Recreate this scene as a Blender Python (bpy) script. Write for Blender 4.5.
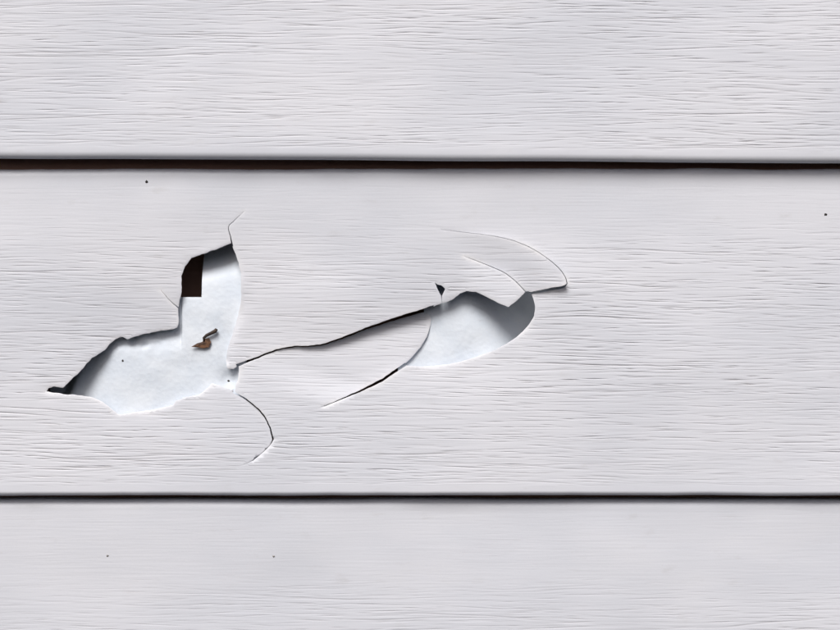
import bpy, bmesh, math, random
import numpy as np
from mathutils import Vector, Matrix, noise as mnoise
from mathutils.geometry import delaunay_2d_cdt

random.seed(7); rng = np.random.default_rng(7)
for o in list(bpy.data.objects): bpy.data.objects.remove(o)
scene = bpy.context.scene
S = 0.00034                         # metres per unit of length used below (one siding course is 335 units = 114 mm)

# ------------------------------------------------------------------ camera
cam_d = bpy.data.cameras.new('camera'); cam = bpy.data.objects.new('camera', cam_d)
scene.collection.objects.link(cam); scene.camera = cam
cam_d.lens = 85; cam_d.sensor_width = 36; cam_d.clip_start = 0.01; cam_d.clip_end = 100
CAM_DIST = 840 * S * 85 / 36
cam.location = (0, -CAM_DIST, 0); cam.rotation_euler = (math.radians(90), 0, 0)
cam_d.dof.use_dof = True; cam_d.dof.focus_distance = CAM_DIST - 0.0015; cam_d.dof.aperture_fstop = 5.6

# ------------------------------------------------------------------ sky + soft sun (bright overcast)
SUN_EL, SUN_ROT = math.radians(50), math.radians(180 + 20)
world = bpy.data.worlds.new('World'); scene.world = world; world.use_nodes = True
wn = world.node_tree; bg = wn.nodes['Background']
sky = wn.nodes.new('ShaderNodeTexSky'); sky.sky_type = 'NISHITA'; sky.sun_disc = False
sky.sun_elevation = SUN_EL; sky.sun_rotation = SUN_ROT; sky.dust_density = 6.0; sky.air_density = 0.55; sky.ozone_density = 0.0
wn.links.new(sky.outputs[0], bg.inputs[0]); bg.inputs[1].default_value = 0.05
sd = bpy.data.lights.new('sun', 'SUN'); sun = bpy.data.objects.new('sun', sd); scene.collection.objects.link(sun)
sd.energy = 1.5; sd.angle = math.radians(28); sd.color = (1.0, 0.985, 0.965)
to_sun = Vector((math.sin(SUN_ROT) * math.cos(SUN_EL), math.cos(SUN_ROT) * math.cos(SUN_EL), math.sin(SUN_EL)))
sun.rotation_euler = to_sun.to_track_quat('Z', 'Y').to_euler()
scene.view_settings.view_transform = 'Standard'; scene.view_settings.look = 'None'
scene.view_settings.gamma = 1; scene.view_settings.use_curve_mapping = False
scene.view_settings.exposure = 0.90
scene.render.engine = 'CYCLES'
scene.cycles.max_bounces = 10; scene.cycles.diffuse_bounces = 6

# ------------------------------------------------------------------ helpers
def tag(o, label=None, cat=None, group=None, kind=None):
    if label: o['label'] = label
    if cat: o['category'] = cat
    if group: o['group'] = group
    if kind: o['kind'] = kind
    return o

def W(x, y, z):                      # x right, y into the wall, z down from the top edge of the picture's field
    return ((x - 420) * S, y * S, (315 - z) * S)

def link(name, me, mats=(), parent=None):
    o = bpy.data.objects.new(name, me); scene.collection.objects.link(o)
    for m in mats: me.materials.append(m)
    if parent is not None:
        o.parent = parent; o.matrix_parent_inverse = parent.matrix_basis.inverted()
    return o

def sm(a, b, v):
    t = np.clip((np.asarray(v, float) - a) / (b - a), 0, 1); return t * t * (3 - 2 * t)

# ------------------------------------------------------------------ materials
def new_mat(name):
    m = bpy.data.materials.new(name); m.use_nodes = True
    nt = m.node_tree; return m, nt, nt.nodes['Principled BSDF']

class NT:
    def __init__(s, nt): s.nt = nt
    def math(s, op, a, b=None, c=None, clamp=False):
        n = s.nt.nodes.new('ShaderNodeMath'); n.operation = op; n.use_clamp = clamp
        for i, v in enumerate((a, b, c)):
            if v is None: continue
            if isinstance(v, (int, float)): n.inputs[i].default_value = v
            else: s.nt.links.new(v, n.inputs[i])
        return n.outputs[0]
    def smooth(s, v, a, b, o0=0.0, o1=1.0):
        n = s.nt.nodes.new('ShaderNodeMapRange'); n.interpolation_type = 'SMOOTHSTEP'
        s.nt.links.new(v, n.inputs[0])
        for i, q in enumerate((a, b, o0, o1)): n.inputs[i + 1].default_value = q
        return n.outputs[0]
    def noise(s, vec, detail=2.0, rough=0.5, dist=0.0, scale=1.0):
        n = s.nt.nodes.new('ShaderNodeTexNoise'); s.nt.links.new(vec, n.inputs['Vector'])
        n.inputs['Scale'].default_value = scale; n.inputs['Detail'].default_value = detail
        n.inputs['Roughness'].default_value = rough; n.inputs['Distortion'].default_value = dist
        return n.outputs[0]
    def comb(s, x, y, z):
        n = s.nt.nodes.new('ShaderNodeCombineXYZ')
        for i, v in enumerate((x, y, z)):
            if isinstance(v, (int, float)): n.inputs[i].default_value = v
            else: s.nt.links.new(v, n.inputs[i])
        return n.outputs[0]
    def mixc(s, f, a, b):
        n = s.nt.nodes.new('ShaderNodeMix'); n.data_type = 'RGBA'
        if isinstance(f, (int, float)): n.inputs[0].default_value = f
        else: s.nt.links.new(f, n.inputs[0])
        for i, v in ((6, a), (7, b)):
            if isinstance(v, tuple): n.inputs[i].default_value = (*v, 1)
            else: s.nt.links.new(v, n.inputs[i])
        return n.outputs[2]
    def pos(s):
        g = s.nt.nodes.new('ShaderNodeNewGeometry'); x = s.nt.nodes.new('ShaderNodeSeparateXYZ')
        s.nt.links.new(g.outputs['Position'], x.inputs[0])
        k = 1 / S
        return [s.math('MULTIPLY', x.outputs[i], k) for i in range(3)]

def vinyl_material():
    m, nt, b = new_mat('embossed_vinyl'); q = NT(nt)
    x, y, z = q.pos()
    bl = q.noise(q.comb(q.math('MULTIPLY', x, 1/240), 7.0, q.math('MULTIPLY', z, 1/120)), 3, .55)
    col = q.mixc(q.smooth(bl, .35, .65), (.602, .632, .696), (.654, .678, .736))
    at = nt.nodes.new('ShaderNodeAttribute'); at.attribute_name = 'groove'      # groove shade painted into the colour, so the grain lines read darker
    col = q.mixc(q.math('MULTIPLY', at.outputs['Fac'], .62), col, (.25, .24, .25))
    sp = q.noise(q.comb(q.math('MULTIPLY', x, 1/6), 5.0, q.math('MULTIPLY', z, 1/4)), 3, .65)
    col = q.mixc(q.smooth(sp, .70, .78, 0, .22), col, (.36, .33, .30))
    ws = nt.nodes.new('ShaderNodeAttribute'); ws.attribute_name = 'stress'      # whitened where the vinyl was overstretched
    col = q.mixc(ws.outputs['Fac'], col, (.82, .83, .85))
    sg = q.noise(q.comb(q.math('MULTIPLY', x, 1/34), 15.0, q.math('MULTIPLY', z, 1/13)), 4, .6)
    col = q.mixc(q.smooth(sg, .58, .78, 0, .22), col, (.42, .41, .40))
    nt.links.new(col, b.inputs['Base Color'])
    b.inputs['Roughness'].default_value = .48; b.inputs['Specular IOR Level'].default_value = .35
    return m

def edge_material():
    m, nt, b = new_mat('torn_vinyl_edge'); q = NT(nt); x, y, z = q.pos()
    n = q.noise(q.comb(q.math('MULTIPLY', x, 1/7), q.math('MULTIPLY', y, 1/3), q.math('MULTIPLY', z, 1/7)), 3)
    nt.links.new(q.mixc(n, (.66, .66, .68), (.80, .80, .82)), b.inputs['Base Color'])
    b.inputs['Roughness'].default_value = .6
    return m

def foam_material():
    m, nt, b = new_mat('white_foam'); q = NT(nt); x, y, z = q.pos()
    v = q.comb(x, y, z)
    n = q.noise(v, 4, .6, 0, 1/30)
    col = q.mixc(q.smooth(n, .3, .7), (.62, .69, .775), (.69, .75, .82))
    st = q.noise(q.comb(q.math('MULTIPLY', x, 1/16), 8.0, q.math('MULTIPLY', z, 1/9)), 4, .65)
    col = q.mixc(q.smooth(st, .58, .76, 0, .26), col, (.36, .38, .43))
    nt.links.new(col, b.inputs['Base Color']); b.inputs['Roughness'].default_value = .75
    vo = nt.nodes.new('ShaderNodeTexVoronoi'); nt.links.new(v, vo.inputs['Vector']); vo.inputs['Scale'].default_value = 1/5
    n2 = q.noise(v, 3, .6, 0, 1/14)
    bump = nt.nodes.new('ShaderNodeBump'); bump.inputs['Distance'].default_value = .55 * S
    nt.links.new(q.math('ADD', q.math('MULTIPLY', vo.outputs['Distance'], .35), n2), bump.inputs['Height'])
    nt.links.new(bump.outputs[0], b.inputs['Normal'])
    return m

def wood_material():
    m, nt, b = new_mat('sheathing_wood'); q = NT(nt); x, y, z = q.pos()
    n = q.noise(q.comb(q.math('MULTIPLY', x, 1/90), 0.0, q.math('MULTIPLY', z, 1/6)), 3, .6)
    nt.links.new(q.mixc(n, (.24, .14, .11), (.38, .235, .19)), b.inputs['Base Color'])
    b.inputs['Roughness'].default_value = .85
    return m

def plain(name, c, c2, sc, rough=.7):
    m, nt, b = new_mat(name); q = NT(nt); x, y, z = q.pos()
    n = q.noise(q.comb(x, y, z), 3, .6, 0, sc)
    nt.links.new(q.mixc(q.smooth(n, .35, .65), c, c2), b.inputs['Base Color']); b.inputs['Roughness'].default_value = rough
    return m

VINYL, EDGE, FOAM, WOOD = vinyl_material(), edge_material(), foam_material(), wood_material()
SPECK = plain('dark_grime', (.012, .010, .010), (.03, .025, .022), 1/2)
LEAF = plain('dead_leaf', (.055, .027, .016), (.19, .095, .05), 1/4)
FAINT = plain('pale_grime', (.22, .21, .20), (.30, .29, .28), 1/2)
STEM = plain('dead_stem', (.02, .012, .01), (.05, .03, .02), 1/3)

# ------------------------------------------------------------------ profile of one course of siding
# (u along the profile, y depth into the wall, h height above the bottom of its lip; on the flat face u = h)
H = 335.0
SHEATH = 62.0                        # depth of the sheathing's face
def face_y(h): return -8.5 + 17.0 * np.asarray(h, float) / H
class Profile:
    def __init__(s, nose, shoulder, turn, fade=215):
        s.fade = fade                    # height at which the moulded grain starts to die out
        s.h0, s.h1 = nose + 4.0, float(shoulder)
        lip = [(10, 22), (9.6, 10), (9.0, 3.0), (7.5, 0.9), (4, 0.45), (0, 0.1)]
        ye = float(face_y(nose)); r = min(nose, 5.5)
        for a in np.linspace(0, 90, 9):                  # rounded nose of the lip
            a = math.radians(a); lip.append((ye + r - r * math.sin(a), nose - nose * math.cos(a)))
        lip.append((float(face_y(s.h0)), s.h0))
        top = [(float(face_y(s.h1)), s.h1)]; y0 = top[0][0]
        for a in np.linspace(0, 90, 9)[1:]:              # shoulder that turns in under the course above
            a = math.radians(a); top.append((y0 + turn * (1 - math.cos(a)), s.h1 + turn * math.sin(a)))
        top[-1] = (top[-1][0], top[-1][1]); top += [(y0 + turn + 6, s.h1 + turn + .5), (y0 + turn + 14, s.h1 + turn + .8)]
        lip, top = np.array(lip), np.array(top); L = lambda p: np.r_[0, np.cumsum(np.hypot(*np.diff(p, axis=0).T))]
        ul = L(lip); ul = ul - ul[-1] + s.h0; ut = L(top) + s.h1
        s.u = np.r_[ul, ut]; s.p = np.r_[lip, top]; s.lip_rows = list(ul); s.top_rows = list(ut)
    def __call__(s, u): return np.interp(u, s.u, s.p[:, 0]), np.interp(u, s.u, s.p[:, 1])
PROF_TOP, PROF_MID, PROF_BOT = Profile(7, 318, 8), Profile(4.5, 319, 8), Profile(5, 321, 9, 190)
GX0, GX1 = -200.0, 1040.0
X_COLS = list(np.arange(-2200, GX0 - 30, 180.0)) + list(np.arange(GX0, GX1 + .1, 5.0)) + list(np.arange(1120, 3050, 180.0))
def rows(pr, f0, f1):                # fine rows where the moulded grain must be carried by the mesh
    a = max(pr.h0 + 1, f0); b = min(pr.h1 - 1, f1); mid = list(np.arange(a, b, .42))
    lo = list(np.arange(pr.h0 + 6, a - 3, 9.0)); hi = list(np.arange(b + 6, pr.h1 - 4, 9.0))
    return sorted(set(np.round(pr.lip_rows + lo + mid + hi + pr.top_rows, 4)))

class Grain:
    """moulded woodgrain: rows of shallow tapering cuts, steep above and easy below, some long wandering ones, fine brushing"""
    RX, RZ = 1.0, .31
    def __init__(s, seed):
        g = np.random.default_rng(seed); s.nx = int((GX1 - GX0) / s.RX) + 2; s.nz = int((H + 10) / s.RZ) + 2
        A = np.zeros((s.nz, s.nx)); xs = GX0 + np.arange(s.nx) * s.RX
        warp = s.smooth(g.standard_normal((s.nz // 40 + 2, s.nx)), 60, 0)
        def drift(z, x):             # neighbouring strokes wander together
            r = np.clip(z / s.RZ / 40, 0, warp.shape[0] - 1.001); i = int(r); f = r - i; c = np.clip(((x - GX0) / s.RX).astype(int), 0, s.nx - 1)
            return (warp[i, c] * (1 - f) + warp[i + 1, c] * f) * 1.5
        def stroke(x0, ln, z0, depth, slope, wob, w1, w2):
            i0, i1 = max(0, int((x0 - GX0) / s.RX)), min(s.nx, int((x0 + ln - GX0) / s.RX))
            if i1 - i0 < 3: return
            x = xs[i0:i1]; t = (x - x0) / ln
            ph = g.uniform(0, 6.28, 2)
            zc = z0 + slope * (x - x0 - ln / 2) + wob * (np.sin(x / 13 + ph[0]) * .35 + np.sin(x / 37 + ph[1])) + drift(z0, x)
            d = depth * np.clip(np.sin(np.pi * np.clip(t, 0, 1)), 0, 1) ** .7 * (.8 + .2 * np.sin(x / 5 + ph[1]))
            k0 = int((zc.min() - 3) / s.RZ); k1 = int((zc.max() + 4) / s.RZ)
            k0, k1 = max(0, k0), min(s.nz, k1)
            if k1 <= k0: return
            zz = (np.arange(k0, k1) * s.RZ)[:, None] - zc[None, :]
            f = np.where(zz < 0, np.exp(-(zz / w2) ** 2), np.exp(-(zz / w1) ** 2)) * d[None, :]    # h grows upward: steep wall on top
            A[k0:k1, i0:i1] = np.maximum(A[k0:k1, i0:i1], f)
        z = 1.0
        while z < H + 6:
            x = GX0 - g.uniform(0, 60)
            while x < GX1:
                ln = float(np.clip(g.lognormal(3.12, .55), 8, 110))
                if g.random() < .80: stroke(x, ln, z + g.normal(0, 1.0), g.choice([.35, .55, .8, 1.0], p=[.3, .3, .25, .15]), g.normal(0, .026), .5, g.uniform(.24, .33), g.uniform(.36, .70))
                x += ln * g.uniform(.75, 1.25)
            z += g.uniform(2.2, 3.5)
        for _ in range(60): stroke(g.uniform(GX0, GX1), g.uniform(90, 260), g.uniform(5, H), g.uniform(.5, .95), g.normal(0, .035), 1.1, .34, .75)
        s.A = A
        fine = s.smooth(g.standard_normal((s.nz, s.nx)), 16, 1.6); patch = s.smooth(g.standard_normal((s.nz, s.nx)), 60, 45)
        s.fine = fine; s.patch = np.clip(.85 + .22 * patch, .45, 1.2)
    @staticmethod
    def smooth(a, sx, sz):
        f = np.fft.rfft2(a); kx = np.fft.rfftfreq(a.shape[1])[None, :]; kz = np.fft.fftfreq(a.shape[0])[:, None]
        r = np.fft.irfft2(f * np.exp(-2 * np.pi ** 2 * ((kx * sx) ** 2 + (kz * sz) ** 2)), s=a.shape); return r / r.std()
    def sample(s, M, x, h):
        fx = np.clip((x - GX0) / s.RX, 0, s.nx - 2.001); fz = np.clip(h / s.RZ, 0, s.nz - 2.001); i, k = fx.astype(int), fz.astype(int); a, b = fx - i, fz - k
        return (M[k, i] * (1 - a) + M[k, i + 1] * a) * (1 - b) + (M[k + 1, i] * (1 - a) + M[k + 1, i + 1] * a) * b
    def __call__(s, x, h):
        p = s.sample(s.patch, x, h); g = s.sample(s.A, x, h) * p * ((x > GX0) & (x < GX1)); return g, s.sample(s.fine, x, h) * ((x > GX0) & (x < GX1))
GROOVE, BRUSH = .64, .028            # depth of the cuts and of the brushing

def wave(x, u, seed):                # a long sheet of vinyl is never quite flat
    return np.array([1.6 * mnoise.noise(Vector((a / 260, b / 140, seed))) + 0.5 * mnoise.noise(Vector((a / 60, b / 45, seed + 9))) for a, b in zip(x, u)])
def emboss_of(u, pr): return sm(pr.h0 - 3, pr.h0 + 7, u) * (1 - .88 * sm(pr.fade, pr.fade + 75, u))

def vert_normals(P, F):
    N = np.zeros_like(P)
    for t in range(1, F.shape[1] - 1):
        c = np.cross(P[F[:, t]] - P[F[:, 0]], P[F[:, t + 1]] - P[F[:, 0]])
        for k in ([0, t, t + 1]): np.add.at(N, F[:, k], c)
    return N / (np.linalg.norm(N, axis=1)[:, None] + 1e-20)
def shell(name, P, F, N, emb, border, mats, parent=None, thick=3.2, custom=True, stress=None):
    """front sheet + back sheet + rim along the edges listed in border; the front keeps the shared normals N"""
    n = len(P); B = P - N * thick * S; F = np.asarray(F); border = np.array(border, int).reshape(-1, 2)
    verts = np.r_[P, B]; rim = np.c_[border[:, 1], border[:, 0], border[:, 0] + n, border[:, 1] + n]; back = F[:, ::-1] + n
    loops = np.r_[F.ravel(), back.ravel(), rim.ravel()]; tot = np.r_[np.full(2 * len(F), F.shape[1]), np.full(len(rim), 4)]
    me = bpy.data.meshes.new(name); me.vertices.add(len(verts)); me.vertices.foreach_set('co', verts.astype(np.float32).ravel())
    me.loops.add(len(loops)); me.loops.foreach_set('vertex_index', loops.astype(np.int32))
    me.polygons.add(len(tot)); me.polygons.foreach_set('loop_start', np.r_[0, np.cumsum(tot)[:-1]].astype(np.int32))
    me.update(calc_edges=True)
    for m in mats: me.materials.append(m)
    me.polygons.foreach_set('use_smooth', np.ones(len(tot), bool))
    me.polygons.foreach_set('material_index', np.r_[np.zeros(2 * len(F)), np.ones(len(rim))].astype(np.int32))
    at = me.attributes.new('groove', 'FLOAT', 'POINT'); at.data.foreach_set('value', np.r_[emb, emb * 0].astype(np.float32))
    if stress is not None:
        at = me.attributes.new('stress', 'FLOAT', 'POINT'); at.data.foreach_set('value', np.r_[stress, stress * 0].astype(np.float32))
    if custom:
        c = np.cross(verts[rim[:, 1]] - verts[rim[:, 0]], verts[rim[:, 3]] - verts[rim[:, 0]]); c /= np.linalg.norm(c, axis=1)[:, None] + 1e-20
        me.normals_split_custom_set(np.r_[N[F.ravel()], -N[F[:, ::-1].ravel()], np.repeat(c, 4, axis=0)].tolist())
    return link(name, me, (), parent)
def border_edges(F):
    F = np.asarray(F); e = np.concatenate([np.c_[F[:, k], F[:, (k + 1) % F.shape[1]]] for k in range(F.shape[1])]).astype(np.int64)
    M = int(F.max()) + 1; k1 = e[:, 0] * M + e[:, 1]; k2 = e[:, 1] * M + e[:, 0]
    return [tuple(map(int, t)) for t in e[~np.isin(k1, k2)]]

def plain_panel(name, base_z, seed, pr, f0, f1, tilt=0.0, out=0.0):
    R_ = rows(pr, f0, f1); X, U = np.meshgrid(X_COLS, R_); nx = len(X_COLS); nr = len(R_)
    x, u = X.ravel(), U.ravel(); y, h = pr(u)
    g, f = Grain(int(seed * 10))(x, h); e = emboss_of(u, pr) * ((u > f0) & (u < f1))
    y = y - out + wave(x, u, seed) + GROOVE * e * g + BRUSH * f * (.35 + .65 * e) * (u > pr.h0) * (u < pr.h1)
    zn = np.array([mnoise.noise(Vector((a / 120, 0, seed))) for a in X_COLS])
    zt = base_z - h + (np.clip(x, -300, 1140) - 420) * tilt + np.tile(zn, nr) * (.9 + .5 * sm(296, 322, u))
    P = np.array(W(x, y, zt)).T
    i = (np.arange(nr - 1)[:, None] * nx + np.arange(nx - 1)[None, :]).ravel(); F = np.c_[i, i + 1, i + nx + 1, i + nx]
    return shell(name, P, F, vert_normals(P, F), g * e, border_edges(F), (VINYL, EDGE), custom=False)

# ------------------------------------------------------------------ the wall behind
def box_mesh(x0, x1, y0, y1, z0, z1, bev=0.0):
    bm = bmesh.new(); bmesh.ops.create_cube(bm, size=1)
    a, b = Vector(W(x0, y0, z1)), Vector(W(x1, y1, z0))
    for v in bm.verts: v.co = Vector((a[i] + (v.co[i] + .5) * (b[i] - a[i]) for i in range(3)))
    if bev: bmesh.ops.bevel(bm, geom=bm.edges[:], offset=bev * S, segments=2, affect='EDGES')
    return bm
bm = box_mesh(-2300, 3150, SHEATH, SHEATH + 36, -260, 880); me = bpy.data.meshes.new('sheathing'); bm.to_mesh(me); bm.free()
wall = tag(link('wall', me, (WOOD,)), kind='structure')

SEAM_TOP, SEAM_BOT = 161.0, 495.0
for nm, zc, lb in (('wood_batten', SEAM_TOP, 'dark brown wooden batten inside the upper seam of the siding'), ('wood_batten', SEAM_BOT, 'dark brown wooden batten inside the lower seam of the siding')):
    bm = box_mesh(-2250, 3100, 24.0, SHEATH + 4, zc - 62, zc + 22, 1.0); me = bpy.data.meshes.new(nm); bm.to_mesh(me); bm.free()
    tag(link(nm, me, (WOOD,)), lb, 'batten', 'battens in the seams')
top = plain_panel('siding_panel', SEAM_TOP, 3.3, PROF_TOP, 0, 195, tilt=0.0055)
tag(top, 'undamaged pale grey woodgrain vinyl siding course at the top, above the broken one', 'siding panel', 'courses of vinyl siding')

# ------------------------------------------------------------------ the broken course
rough = lambda pts, amp, seed: pts
def densify(pts, step=2.2, closed=True, amp=.45):          # finer points with a little irregular wander
    pts = [Vector(p) for p in pts]; out = []
    n = len(pts)
    for i in range(n if closed else n - 1):
        a, b = pts[i], pts[(i + 1) % n]; k = max(1, int(round((b - a).length / step)))
        for j in range(k): out.append(a.lerp(b, j / k))
    if not closed: out.append(pts[-1])
    res = []
    for p in out:
        w = Vector((mnoise.noise(Vector((p.x / 6, p.y / 6, 1.5))), mnoise.noise(Vector((p.x / 6, p.y / 6, 7.5)))))
        w += .5 * Vector((mnoise.noise(Vector((p.x / 2.3, p.y / 2.3, 3.5))), mnoise.noise(Vector((p.x / 2.3, p.y / 2.3, 9.5)))))
        res.append((p.x + amp * w.x, p.y + amp * w.y))
    return res
def catmull(pts, per=4):
    P = [pts[0]] + list(pts) + [pts[-1]]; out = []
    for i in range(1, len(P) - 2):
        for j in range(per):
            t = j / per; p0, p1, p2, p3 = (np.array(P[i + k], float) for k in (-1, 0, 1, 2))
            out.append(tuple(.5 * (2 * p1 + (p2 - p0) * t + (2 * p0 - 5 * p1 + 4 * p2 - p3) * t * t + (3 * p1 - p0 - 3 * p2 + p3) * t ** 3)))
    out.append(tuple(pts[-1])); return out
def slit(line, widths, per=4):       # a crack: centre line plus full width at each of its points
    c = np.array(catmull(line, per)); w = np.interp(np.linspace(0, len(line) - 1, len(c)), range(len(line)), widths)
    t = np.gradient(c, axis=0); t /= np.linalg.norm(t, axis=1)[:, None] + 1e-9; n = np.c_[-t[:, 1], t[:, 0]]
    w = np.maximum(w, .12)
    return [tuple(p) for p in c + n * w[:, None] / 2] + [tuple(p) for p in (c - n * w[:, None] / 2)[::-1]]

left_hole = [(46,391.5),(49,388),(54,386.2),(59,387.2),(63,388),(67,383.5),(73,378),(80,371.5),(84.5,366),(92,357.5),(98,354),(104,350.5),(108.5,344),
  (115,339),(122,337),(127,339.2),(134,337),(143,334),(152,332.2),(161,331),(169,330),(176,328),(178,321),(177.5,310),(179,299),(181,292),(181,276),(184.5,266),(191,257.5),
  (205,253),(218,248),(231,243),(234,251),(238,262),(240.5,275),(241,290),(240.5,301),(238.5,312),(235.5,324),(231,336),(228,345),(226,353),
  (226,361),(227.5,368.5),(233,369.5),(236,367),(238,364),(238.5,372),(237,382),(234.5,392.5),(229,389),(219,385.5),(211.5,383.5),(207,388.5),(198,395),(187,397),(176,401),(173,405.5),(165,407),(150,410),
  (131,413),(119,414.5),(113,410),(104,402.5),(94,398),(80,395),(64,394)]
right_hole = [(431,308),(437,304.8),(446,302.3),(453,299.5),(460,293.5),(467,291.2),(476,292),(485,296),(497,302.5),(508,307.2),(515,302),(521,296),(526,291.5),
  (530,292),(533.5,299),(535,309),(532.5,319),(526,328),(516,337.5),(505,344.5),(490,352),(470,359),(450,364),(431,366),(415,366.3),(404,365),(412,357),(420,348),(427,337),(431,324)]
right_hole = right_hole[:12] + catmull(right_hole[12:26], 3) + right_hole[26:]
peck = [(435,282.5),(438,284.5),(441.5,285.3),(445.2,288.8),(443,293.5),(441.6,296.5),(440,294),(438,290)]
main_crack_line = [(236,365.5),(252,359.5),(271,352),(290,347.2),(320,345),(347,336),(370,327.2),(385,322.3),(400,317.2),(420,311.5),(434,307)]
main_crack = slit(main_crack_line, [3,2,1.6,1.4,1.4,1.6,2,2.4,2.8,3.4,4])
low_crack_line = [(324,406),(338,400.5),(352,394.5),(368,387.5),(382,380),(394,372),(406,364)]
low_crack = slit(low_crack_line, [.1,.9,1.5,2.0,2.6,2.6,3.0])
arc_out_line = [(441,229.5),(460,231.5),(485,234.5),(506,238.5),(524,244.5),(538,252),(550,260.5),(559,268.5),(565,277),(566.8,284)]
arc_out = slit(arc_out_line, [.1,.35,.5,.7,.8,.9,1.0,1.1,1.2,1.4])
arc_low_line = [(567.2,283.5),(563,287),(552,289),(540,291.3),(529,293.4),(524,294)]
arc_low = slit(arc_low_line, [.6,2.2,2.6,2.4,2.2,3.0])
arc_in_line = [(464,256),(476,260.5),(490,266),(504,272.5),(514,280),(521,287),(526.5,293)]
arc_in = slit(arc_in_line, [.1,.5,.7,.8,.9,1.0,1.3])
drop_line = [(233.5,392),(243,397.5),(252,403.5),(260.5,411.5),(267,420.5),(271,430),(273.3,439.5)]
drop_crack = slit(drop_line, [2.2,1.3,1.3,1.4,1.5,1.6,1.8])
drop_line2 = [(273.6,438.5),(270,445),(262,453),(253,460),(244,464.5)]
drop_crack2 = slit(drop_line2, [1.5,.5,.35,.3,.1])
hair_up = slit([(232,246),(229.8,236),(228,226.5),(234,220),(243.5,211)], [1.6,.8,.6,.45,.1])
hair_left = slit([(178.5,308.5),(170,301),(160,290)], [1.1,.5,.1])
hair_peck = slit([(441.4,295),(441.8,300),(442.5,304)], [.9,.5,.6])
hair_edge = slit([(180.5,299),(178.5,312)], [.5, .5])
HOLES = [densify(left_hole, 2.0, True, .7), densify(right_hole, 2.2, True, .35), densify(peck, 1.5, True, .2)] + [
    densify(c, 1.6, True, am) for c, am in ((main_crack, .5), (low_crack, .5), (arc_out, .2), (arc_low, .3), (arc_in, .2), (drop_crack, .5), (drop_crack2, .25), (hair_up, .25), (hair_left, .25), (hair_peck, .2))]

# torn tongues and flaps: outline, hinge (two points), how far the free end moves (+ into the wall), reach
REGIONS = [
  ('torn_tongue', main_crack_line + [(432,316),(431,325),(427,337),(420,348),(412,357),(406,364)] + low_crack_line[::-1] + [(237,380)],
    ((237,380),(324,406)), 10.0, 34, 'pushed-in tongue of vinyl between the two holes'),
  ('torn_flap', arc_out_line + arc_low_line + arc_in_line[::-1], ((441,229.5),(464,256)), -7.5, 66, 'lifted flap with a curved outer edge'),
  ('torn_flap', arc_in_line + [(521,296),(515,302),(508,307.2),(497,302.5),(485,296),(476,292),(467,291.2),(460,293.5),(456,296.5)], ((464,256),(456,296.5)), -10.0, 70, 'lifted pointed flap above the right hole'),
  ('torn_flap', drop_line + drop_line2 + [(211.5,383.5),(219,385.5),(229,389)], ((244,464.5),(211.5,383.5)), 3.4, 46, 'sunken flap under the left hole'),
]
def inside(poly, x, y):
    poly = np.asarray(poly); x = np.asarray(x, float); y = np.asarray(y, float); c = np.zeros(x.shape, bool)
    for (x1, y1), (x2, y2) in zip(poly, np.roll(poly, -1, axis=0)):
        if y1 == y2: continue
        c ^= ((y1 > y) != (y2 > y)) & (x < (x2 - x1) * (y - y1) / (y2 - y1) + x1)
    return c
def segdist(polys, x, y):            # distance to the nearest torn edge (only told apart below about 40)
    x, y = np.asarray(x, float), np.asarray(y, float); d = np.full(len(x), 99.0); o = np.argsort(x); xs = x[o]
    for poly in polys:
        a = np.asarray(poly, float); b = np.roll(a, -1, axis=0)
        for s, e in zip(a, b):
            i0, i1 = np.searchsorted(xs, [min(s[0], e[0]) - 12, max(s[0], e[0]) + 12]); k = o[i0:i1]
            q = np.c_[x[k], y[k]] - s; v = e - s; t = np.clip(q @ v / (v @ v + 1e-12), 0, 1)
            d[k] = np.minimum(d[k], np.hypot(q[:, 0] - t * v[0], q[:, 1] - t * v[1]))
    return d

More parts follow.
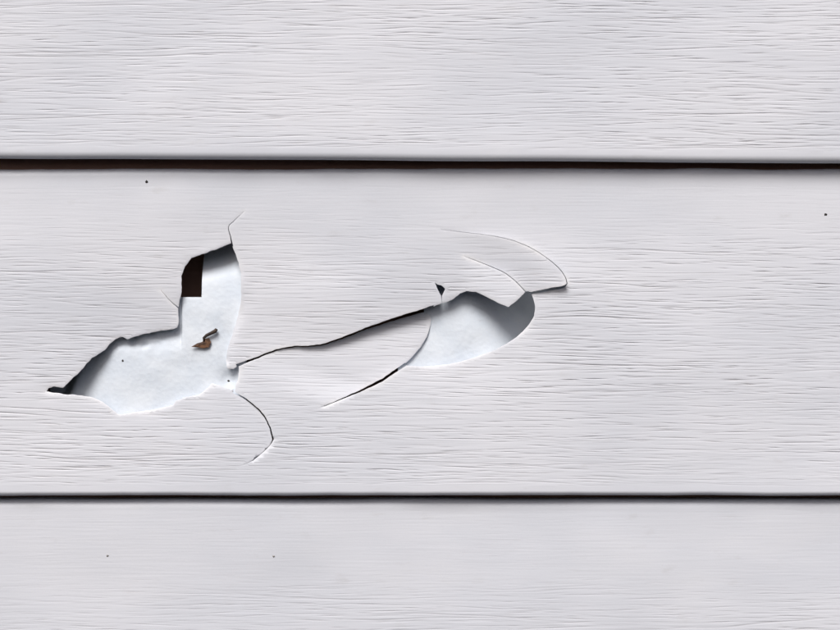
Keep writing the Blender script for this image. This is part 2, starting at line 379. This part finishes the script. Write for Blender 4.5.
def broken_panel(base_z, seed):
    root = bpy.data.objects.new('siding_panel', None); scene.collection.objects.link(root)
    root.location = W(420, 0, base_z); root.empty_display_size = .02
    bpy.context.view_layer.update()
    pr = PROF_MID; prof = pr; to_u = lambda z: base_z - z; grain = Grain(127)
    pts, edges = [], []
    for h in HOLES:
        n0 = len(pts); pts += [(a, to_u(b)) for a, b in h]; edges += [(n0 + i, n0 + (i + 1) % len(h)) for i in range(len(h))]
    # rings hugging every torn edge
    ring = []
    for h, offs in zip(HOLES, [(.8,)] * 13):
        a = np.array(h); t = np.roll(a, -1, 0) - np.roll(a, 1, 0); t /= np.linalg.norm(t, axis=1)[:, None] + 1e-9
        n = np.c_[t[:, 1], -t[:, 0]]
        for off in offs:
            for sgn in (1, -1):
                p = a + n * off * sgn; ring.append(np.c_[p, np.full(len(p), off)][:: (1 if off < 2 else 2)])
    ring = np.concatenate(ring); dm = segdist(HOLES, ring[:, 0], ring[:, 1])
    keep = dm > ring[:, 2] * .85
    for h in HOLES: keep &= ~inside(h, ring[:, 0], ring[:, 1])
    pts += [(a, to_u(b)) for a, b, _ in ring[keep]]
    # the regular grid, fine enough to carry the grain
    X, U = np.meshgrid(X_COLS, rows(pr, 0, 310)); gx, gu = X.ravel(), U.ravel(); gz = base_z - prof(gu)[1]
    flat = (gu > pr.h0) & (gu < pr.h1); near = flat & (gx > 20) & (gx < 600) & (gz > 195) & (gz < 480)
    ok = np.ones(len(gx), bool); ii = np.where(near)[0]; bad = segdist(HOLES, gx[ii], gz[ii]) < 1.6
    for h in HOLES: bad |= inside(h, gx[ii], gz[ii])
    ok[ii[bad]] = False
    pts += list(zip(gx[ok], gu[ok]))
    V, E, F, *_ = delaunay_2d_cdt([Vector(p) for p in pts], edges, [], 0, 1e-4, False)
    V = np.array([tuple(v) for v in V]); x, u = V[:, 0], V[:, 1]; y, h = prof(u); z = base_z - h
    F = np.array([tuple(f) for f in F]); cx, cz = x[F].mean(1), z[F].mean(1)
    hole = np.zeros(len(F), bool); cfl = (cx > 20) & (cx < 600)
    for hh in HOLES: hole |= inside(hh, cx, cz)
    F, cx, cz = F[~hole], cx[~hole], cz[~hole]
    # base shape + broad bruises
    y0 = y + wave(x, u, seed)
    y0 += 4.5 * np.exp(-((x - 175) / 120) ** 2 - ((z - 345) / 62) ** 2) + 3.0 * np.exp(-((x - 440) / 90) ** 2 - ((z - 335) / 48) ** 2)    # stove in by the blows
    y0 -= 2.2 * np.exp(-((x - 330) / 60) ** 2 - ((z - 300) / 36) ** 2) + 1.8 * np.exp(-((x - 570) / 50) ** 2 - ((z - 300) / 45) ** 2)
    nearv = (x > 20) & (x < 600) & (z > 190) & (z < 480); ed = np.full(len(x), 99.0); ed[nearv] = segdist(HOLES, x[nearv], z[nearv])
    edb = np.full(len(x), 99.0); edb[nearv] = segdist(HOLES[:2], x[nearv], z[nearv])
    curl = np.array([mnoise.noise(Vector((a / 30, b / 30, 4.0))) for a, b in zip(x, z)])
    y0 += (.5 + 1.5 * curl) * np.exp(-edb / 9.0)                 # lips of the big holes bend in, here more, there less
    y0 += .22 * np.clip(1 - ed / 2.0, 0, 1) ** 2 + (.16 + .10 * (x < 260)) * np.clip(1 - edb / 2.0, 0, 1) ** 2   # worn, rounded break
    def roll(line, depth, reach):                                 # stretches of edge that are folded further in
        d = np.full(len(x), 99.0); q = np.c_[x, z]
        for a, b in zip(np.array(line, float), np.array(line[1:], float)):
            v = b - a; t = np.clip((q - a) @ v / (v @ v), 0, 1); d = np.minimum(d, np.hypot(*(q - a - t[:, None] * v).T))
        return depth * np.clip(1 - d / reach, 0, 1) ** 1.5
    own0 = inside(REGIONS[3][1], x, z)
    y0 += roll(left_hole[35:43], 3.0, 5.5) * sm(300, 318, z) + roll(drop_line2[:-1], 1.6, 2.6) * ~own0 + roll(low_crack_line[:3], 1.0, 2.4) * ~inside(REGIONS[0][1], x, z)
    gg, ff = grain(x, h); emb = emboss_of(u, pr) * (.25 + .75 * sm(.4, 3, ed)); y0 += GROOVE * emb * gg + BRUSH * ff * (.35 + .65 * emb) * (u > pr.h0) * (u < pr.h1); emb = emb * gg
    white = np.clip(np.exp(-ed / 2.0) * (.25 + .9 * curl), 0, .5)
    def flap_shift(reg, x, z):
        (ax, az), (bx, bz) = reg[2]; tx, tz = bx - ax, bz - az; L = math.hypot(tx, tz)
        d = ((x - ax) * tz - (z - az) * tx) / L
        cxy = np.mean(np.array(reg[1]), axis=0); sgn = 1 if ((cxy[0] - ax) * tz - (cxy[1] - az) * tx) > 0 else -1
        return reg[3] * sm(0, reg[4], d * sgn)
    owner = np.full(len(F), -1)
    for i, r in enumerate(REGIONS): owner[inside(r[1], cx, cz)] = i
    zn = np.array([1.5 * mnoise.noise(Vector((a / 95, 5.0, seed))) + .5 * mnoise.noise(Vector((a / 22, 8.0, seed))) for a in x])
    z1 = z + zn * sm(296, 322, u) + .5 * zn * (1 - sm(2, 16, u))        # neither edge of the course is dead straight
    for i, r in enumerate(REGIONS):
        mine = np.unique(F[owner == i]); sh = flap_shift(r, x[mine], z[mine])
        if r[0] == 'torn_tongue': sh = sh * sm(225, 440, x[mine]) ** .8
        y0[mine] += sh
        if r[0] == 'torn_tongue':                                  # its free upper edge curls further in, most at the right
            q = np.c_[x[mine], z[mine]]; dl = np.full(len(mine), 99.0)
            for a, b in zip(np.array(main_crack_line, float), np.array(main_crack_line[1:], float)):
                v = b - a; t = np.clip((q - a) @ v / (v @ v), 0, 1); dl = np.minimum(dl, np.hypot(*(q - a - t[:, None] * v).T))
            y0[mine] += 4.2 * np.exp(-(dl / 13) ** 1.3) * sm(255, 425, x[mine])
    P = np.array(W(x, y0, z1)).T
    ar = np.cross(V[F[:, 1]] - V[F[:, 0]], V[F[:, 2]] - V[F[:, 0]]); F = np.where((ar < 0)[:, None], F[:, ::-1], F)
    N = vert_normals(P, F); allb = set(border_edges(F))
    for i in range(-1, len(REGIONS)):
        f = F[owner == i]; used = np.unique(f); re = np.full(len(x), -1); re[used] = np.arange(len(used))
        bd = [(re[a], re[b]) for a, b in border_edges(f) if (a, b) in allb]
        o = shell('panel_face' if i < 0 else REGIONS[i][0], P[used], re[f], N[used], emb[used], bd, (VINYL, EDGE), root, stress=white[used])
        if i >= 0: o['label'] = REGIONS[i][5]
    return root
mid = broken_panel(SEAM_BOT, 12.7)
tag(mid, 'broken pale grey vinyl siding course with two jagged holes and cracks', 'siding panel', 'courses of vinyl siding')

bot = plain_panel('siding_panel', SEAM_BOT + H, 27.1, PROF_BOT, 165, 335, out=6.0)
tag(bot, 'undamaged pale grey vinyl siding course at the bottom, below the broken one', 'siding panel', 'courses of vinyl siding')

# ------------------------------------------------------------------ foam boards behind the broken course
def foam_board(name, xs, zs, keep, seed, dent):
    xs, zs = sorted(xs), sorted(zs); nx = len(xs); P = []
    for z in zs:
        for x in xs:
            y = float(face_y(SEAM_BOT - z)) + 14.0 + dent(x, z) + .9 * mnoise.noise(Vector((x / 30, z / 24, seed)))
            P.append(W(x, y, z))
    F = []
    for r in range(len(zs) - 1):
        for c in range(nx - 1):
            if keep((xs[c] + xs[c + 1]) / 2, (zs[r] + zs[r + 1]) / 2): F.append((r * nx + c, (r + 1) * nx + c, (r + 1) * nx + c + 1, r * nx + c + 1))
    bm = bmesh.new(); vs = [bm.verts.new(p) for p in P]
    for f in F: bm.faces.new([vs[i] for i in f])
    bmesh.ops.delete(bm, geom=[v for v in bm.verts if not v.link_faces], context='VERTS')
    bm.normal_update()
    if sum(f.normal.y for f in bm.faces) > 0: bmesh.ops.reverse_faces(bm, faces=bm.faces[:])
    me = bpy.data.meshes.new(name); bm.to_mesh(me); bm.free()
    for p in me.polygons: p.use_smooth = True
    o = link(name, me, (FOAM,)); so = o.modifiers.new('thickness', 'SOLIDIFY'); so.thickness = 7 * S; so.offset = -1
    bv = o.modifiers.new('soft_edge', 'BEVEL'); bv.width = 1.0 * S; bv.segments = 2; bv.limit_method = 'ANGLE'; bv.angle_limit = math.radians(55)
    return o
def dent(x, z):
    g = math.exp(-(((x - 138) / 26) ** 2 + ((z - 341) / 10) ** 2))
    d = g * (1.6 + 5.0 * mnoise.noise(Vector((x / 9, z / 6, 3))))              # scuffed patch
    d -= 4.0 * float(sm(84, 130, x) * (1 - sm(380, 430, x)) * sm(268, 310, z))
    if x < 180.5: d += 3.2 * float(1 - sm(330, 356, z))                        # step in the board's face
    d += 17.0 * float(1 - sm(58, 122, x)) + 26.0 * float(1 - sm(56, 70, x + .4 * (z - 390))) + 24 * math.exp(-(((x - 441) / 5) ** 2 + ((z - 287) / 6) ** 2))
    if x > 199: d += 22.0 * float(1 - sm(240, 282, z + .18 * (x - 215)))
    d += 3.0 * float(sm(380, 400, x) * (1 - sm(425, 450, x)))
    d += 38.0 * float(sm(468, 552, x + .55 * (330 - z)))                       # the board falls away to the right
    d += 4 * math.exp(-(((x - 228) / 8) ** 2 + ((z - 380) / 9) ** 2))
    return d
xs = list(np.arange(-200, 40, 40.0)) + list(np.arange(40, 180, 3.0)) + [180.2, 181.0, 186.5, 193.0] + list(np.arange(200.2, 260, 3.0)) + list(np.arange(260, 400, 20.)) + list(np.arange(400, 640, 4.0)) + list(np.arange(640, 1200, 80.0))
zs = list(np.arange(196, 297, 6.0)) + [297.0] + list(np.arange(300, 420, 3.0)) + list(np.arange(425, 478, 8.0))
xl = [v for v in xs if 38 < v < 247]; xr = [398.0] + [v for v in xs if v > 400]
fA = foam_board('foam_board', xl, zs, lambda x, z: (x > 200 or z > 297), 2.0, dent)
tag(fA, 'bluish white notched foam board showing through the left hole', 'foam board', 'foam boards behind the siding')
fB = foam_board('foam_board', xr, zs, lambda x, z: np.interp(z, [306, 316, 330, 342, 355, 365], [426, 423, 418, 411, 401, 396]) < x, 2.0, dent)
tag(fB, 'bluish white foam board showing through the right hole', 'foam board', 'foam boards behind the siding')

# ------------------------------------------------------------------ small things
def prism(name, outline, y_front, thick, mat, parent=None, bend=None):
    bm = bmesh.new()
    cx = sum(p[0] for p in outline) / len(outline); cz = sum(p[1] for p in outline) / len(outline)
    fr = [bm.verts.new(W(x, y_front + (bend(x, z) if bend else 0), z)) for x, z in outline]
    bk = [bm.verts.new(W(x, y_front + thick + (bend(x, z) if bend else 0), z)) for x, z in outline]
    c0 = bm.verts.new(W(cx, y_front - thick * .6 + (bend(cx, cz) if bend else 0), cz)); n = len(outline)
    for i in range(n):
        j = (i + 1) % n; bm.faces.new((fr[i], fr[j], c0)); bm.faces.new((fr[j], fr[i], bk[i], bk[j]))
    bm.faces.new(bk); bmesh.ops.recalc_face_normals(bm, faces=bm.faces[:])
    me = bpy.data.meshes.new(name); bm.to_mesh(me); bm.free()
    return link(name, me, (mat,), parent)
def tube(name, pts, r, mat, parent=None):
    bm = bmesh.new(); rings = []
    for i, p in enumerate(pts):
        p = Vector(p); a = Vector(pts[max(i - 1, 0)]); b = Vector(pts[min(i + 1, len(pts) - 1)]); t = (b - a).normalized()
        n1 = t.cross(Vector((0, 1, 0))).normalized(); n2 = t.cross(n1); rr = r[i]
        rings.append([bm.verts.new(W(*(p + n1 * rr * math.cos(q * math.pi / 3) + n2 * rr * math.sin(q * math.pi / 3)))) for q in range(6)])
    for a, b in zip(rings, rings[1:]):
        for q in range(6): bm.faces.new((a[q], a[(q + 1) % 6], b[(q + 1) % 6], b[q]))
    bm.faces.new(rings[0]); bm.faces.new(rings[-1]); bmesh.ops.recalc_face_normals(bm, faces=bm.faces[:])
    me = bpy.data.meshes.new(name); bm.to_mesh(me); bm.free()
    for p in me.polygons: p.use_smooth = True
    return link(name, me, (mat,), parent)
def foam_y(x, z): return float(face_y(SEAM_BOT - z)) + 14.0 + dent(x, z) + .9 * mnoise.noise(Vector((x / 30, z / 24, 2.0)))
yF = foam_y(204, 341)
leaf = bpy.data.objects.new('leaf_scrap', None); scene.collection.objects.link(leaf); leaf.location = W(204, yF, 346); bpy.context.view_layer.update()
tag(leaf, 'brown scrap of dead leaf with stem caught inside the left hole', 'leaf')
prism('blade', [(190.5,347),(196.5,343.4),(201.5,342),(204,338.6),(208.4,338.2),(210.4,342),(208.4,347.4),(203,348.4),(197,347.4)], yF - 3.2, .8, LEAF, leaf, lambda x, z: .12 * (x - 200) * .6)
tube('stem', [(203.6,yF-2.4,341.6),(203.2,yF-3,338),(206,yF-3.4,335.4),(211,yF-3.2,333),(214.6,yF-2.8,331.2),(216,yF-2.4,329)], [1.2,1.4,1.6,1.7,2.0,1.5], STEM, leaf)

def speck(x, z, y, r, label, where, mat=SPECK):
    pts = [(x + r * (1 + .35 * random.uniform(-1, 1)) * math.cos(a), z + r * .8 * (1 + .35 * random.uniform(-1, 1)) * math.sin(a)) for a in np.linspace(0, 2 * math.pi, 9)[:-1]]
    o = prism('dirt_speck', pts, y - .3, .8, mat); tag(o, label, 'speck', where); return o
def surf(x, z):
    b = SEAM_BOT if z < SEAM_BOT else SEAM_BOT + H
    h = b - z; k = h; yy = float(face_y(h))
    return yy + float(wave([x], [k], 12.7 if z < SEAM_BOT else 27.1)[0]) - (0 if z < SEAM_BOT else 6.0)
for x, z, r, lb in ((145.5,181.3,1.9,'dark dirt speck just under the upper seam, left side'), (826.6,214.3,1.6,'dark dirt speck near the right edge of the broken course'),
                    (107.5,555.8,1.2,'faint dirt speck on the bottom course, left of the other one'), (273.5,556.2,1.2,'faint dirt speck on the bottom course, right of the other one')):
    speck(x, z, surf(x, z), r, lb, 'dirt specks on the siding', SPECK if z < SEAM_BOT else FAINT)
speck(227.5, 381.3, foam_y(227.5, 381.3), 1.3, 'tiny dark speck on white foam at the right end of the left hole', 'dirt specks on the foam')
speck(121.5, 361, foam_y(121.5, 361), 1.3, 'tiny dark speck on white foam in the left half of the left hole', 'dirt specks on the foam')
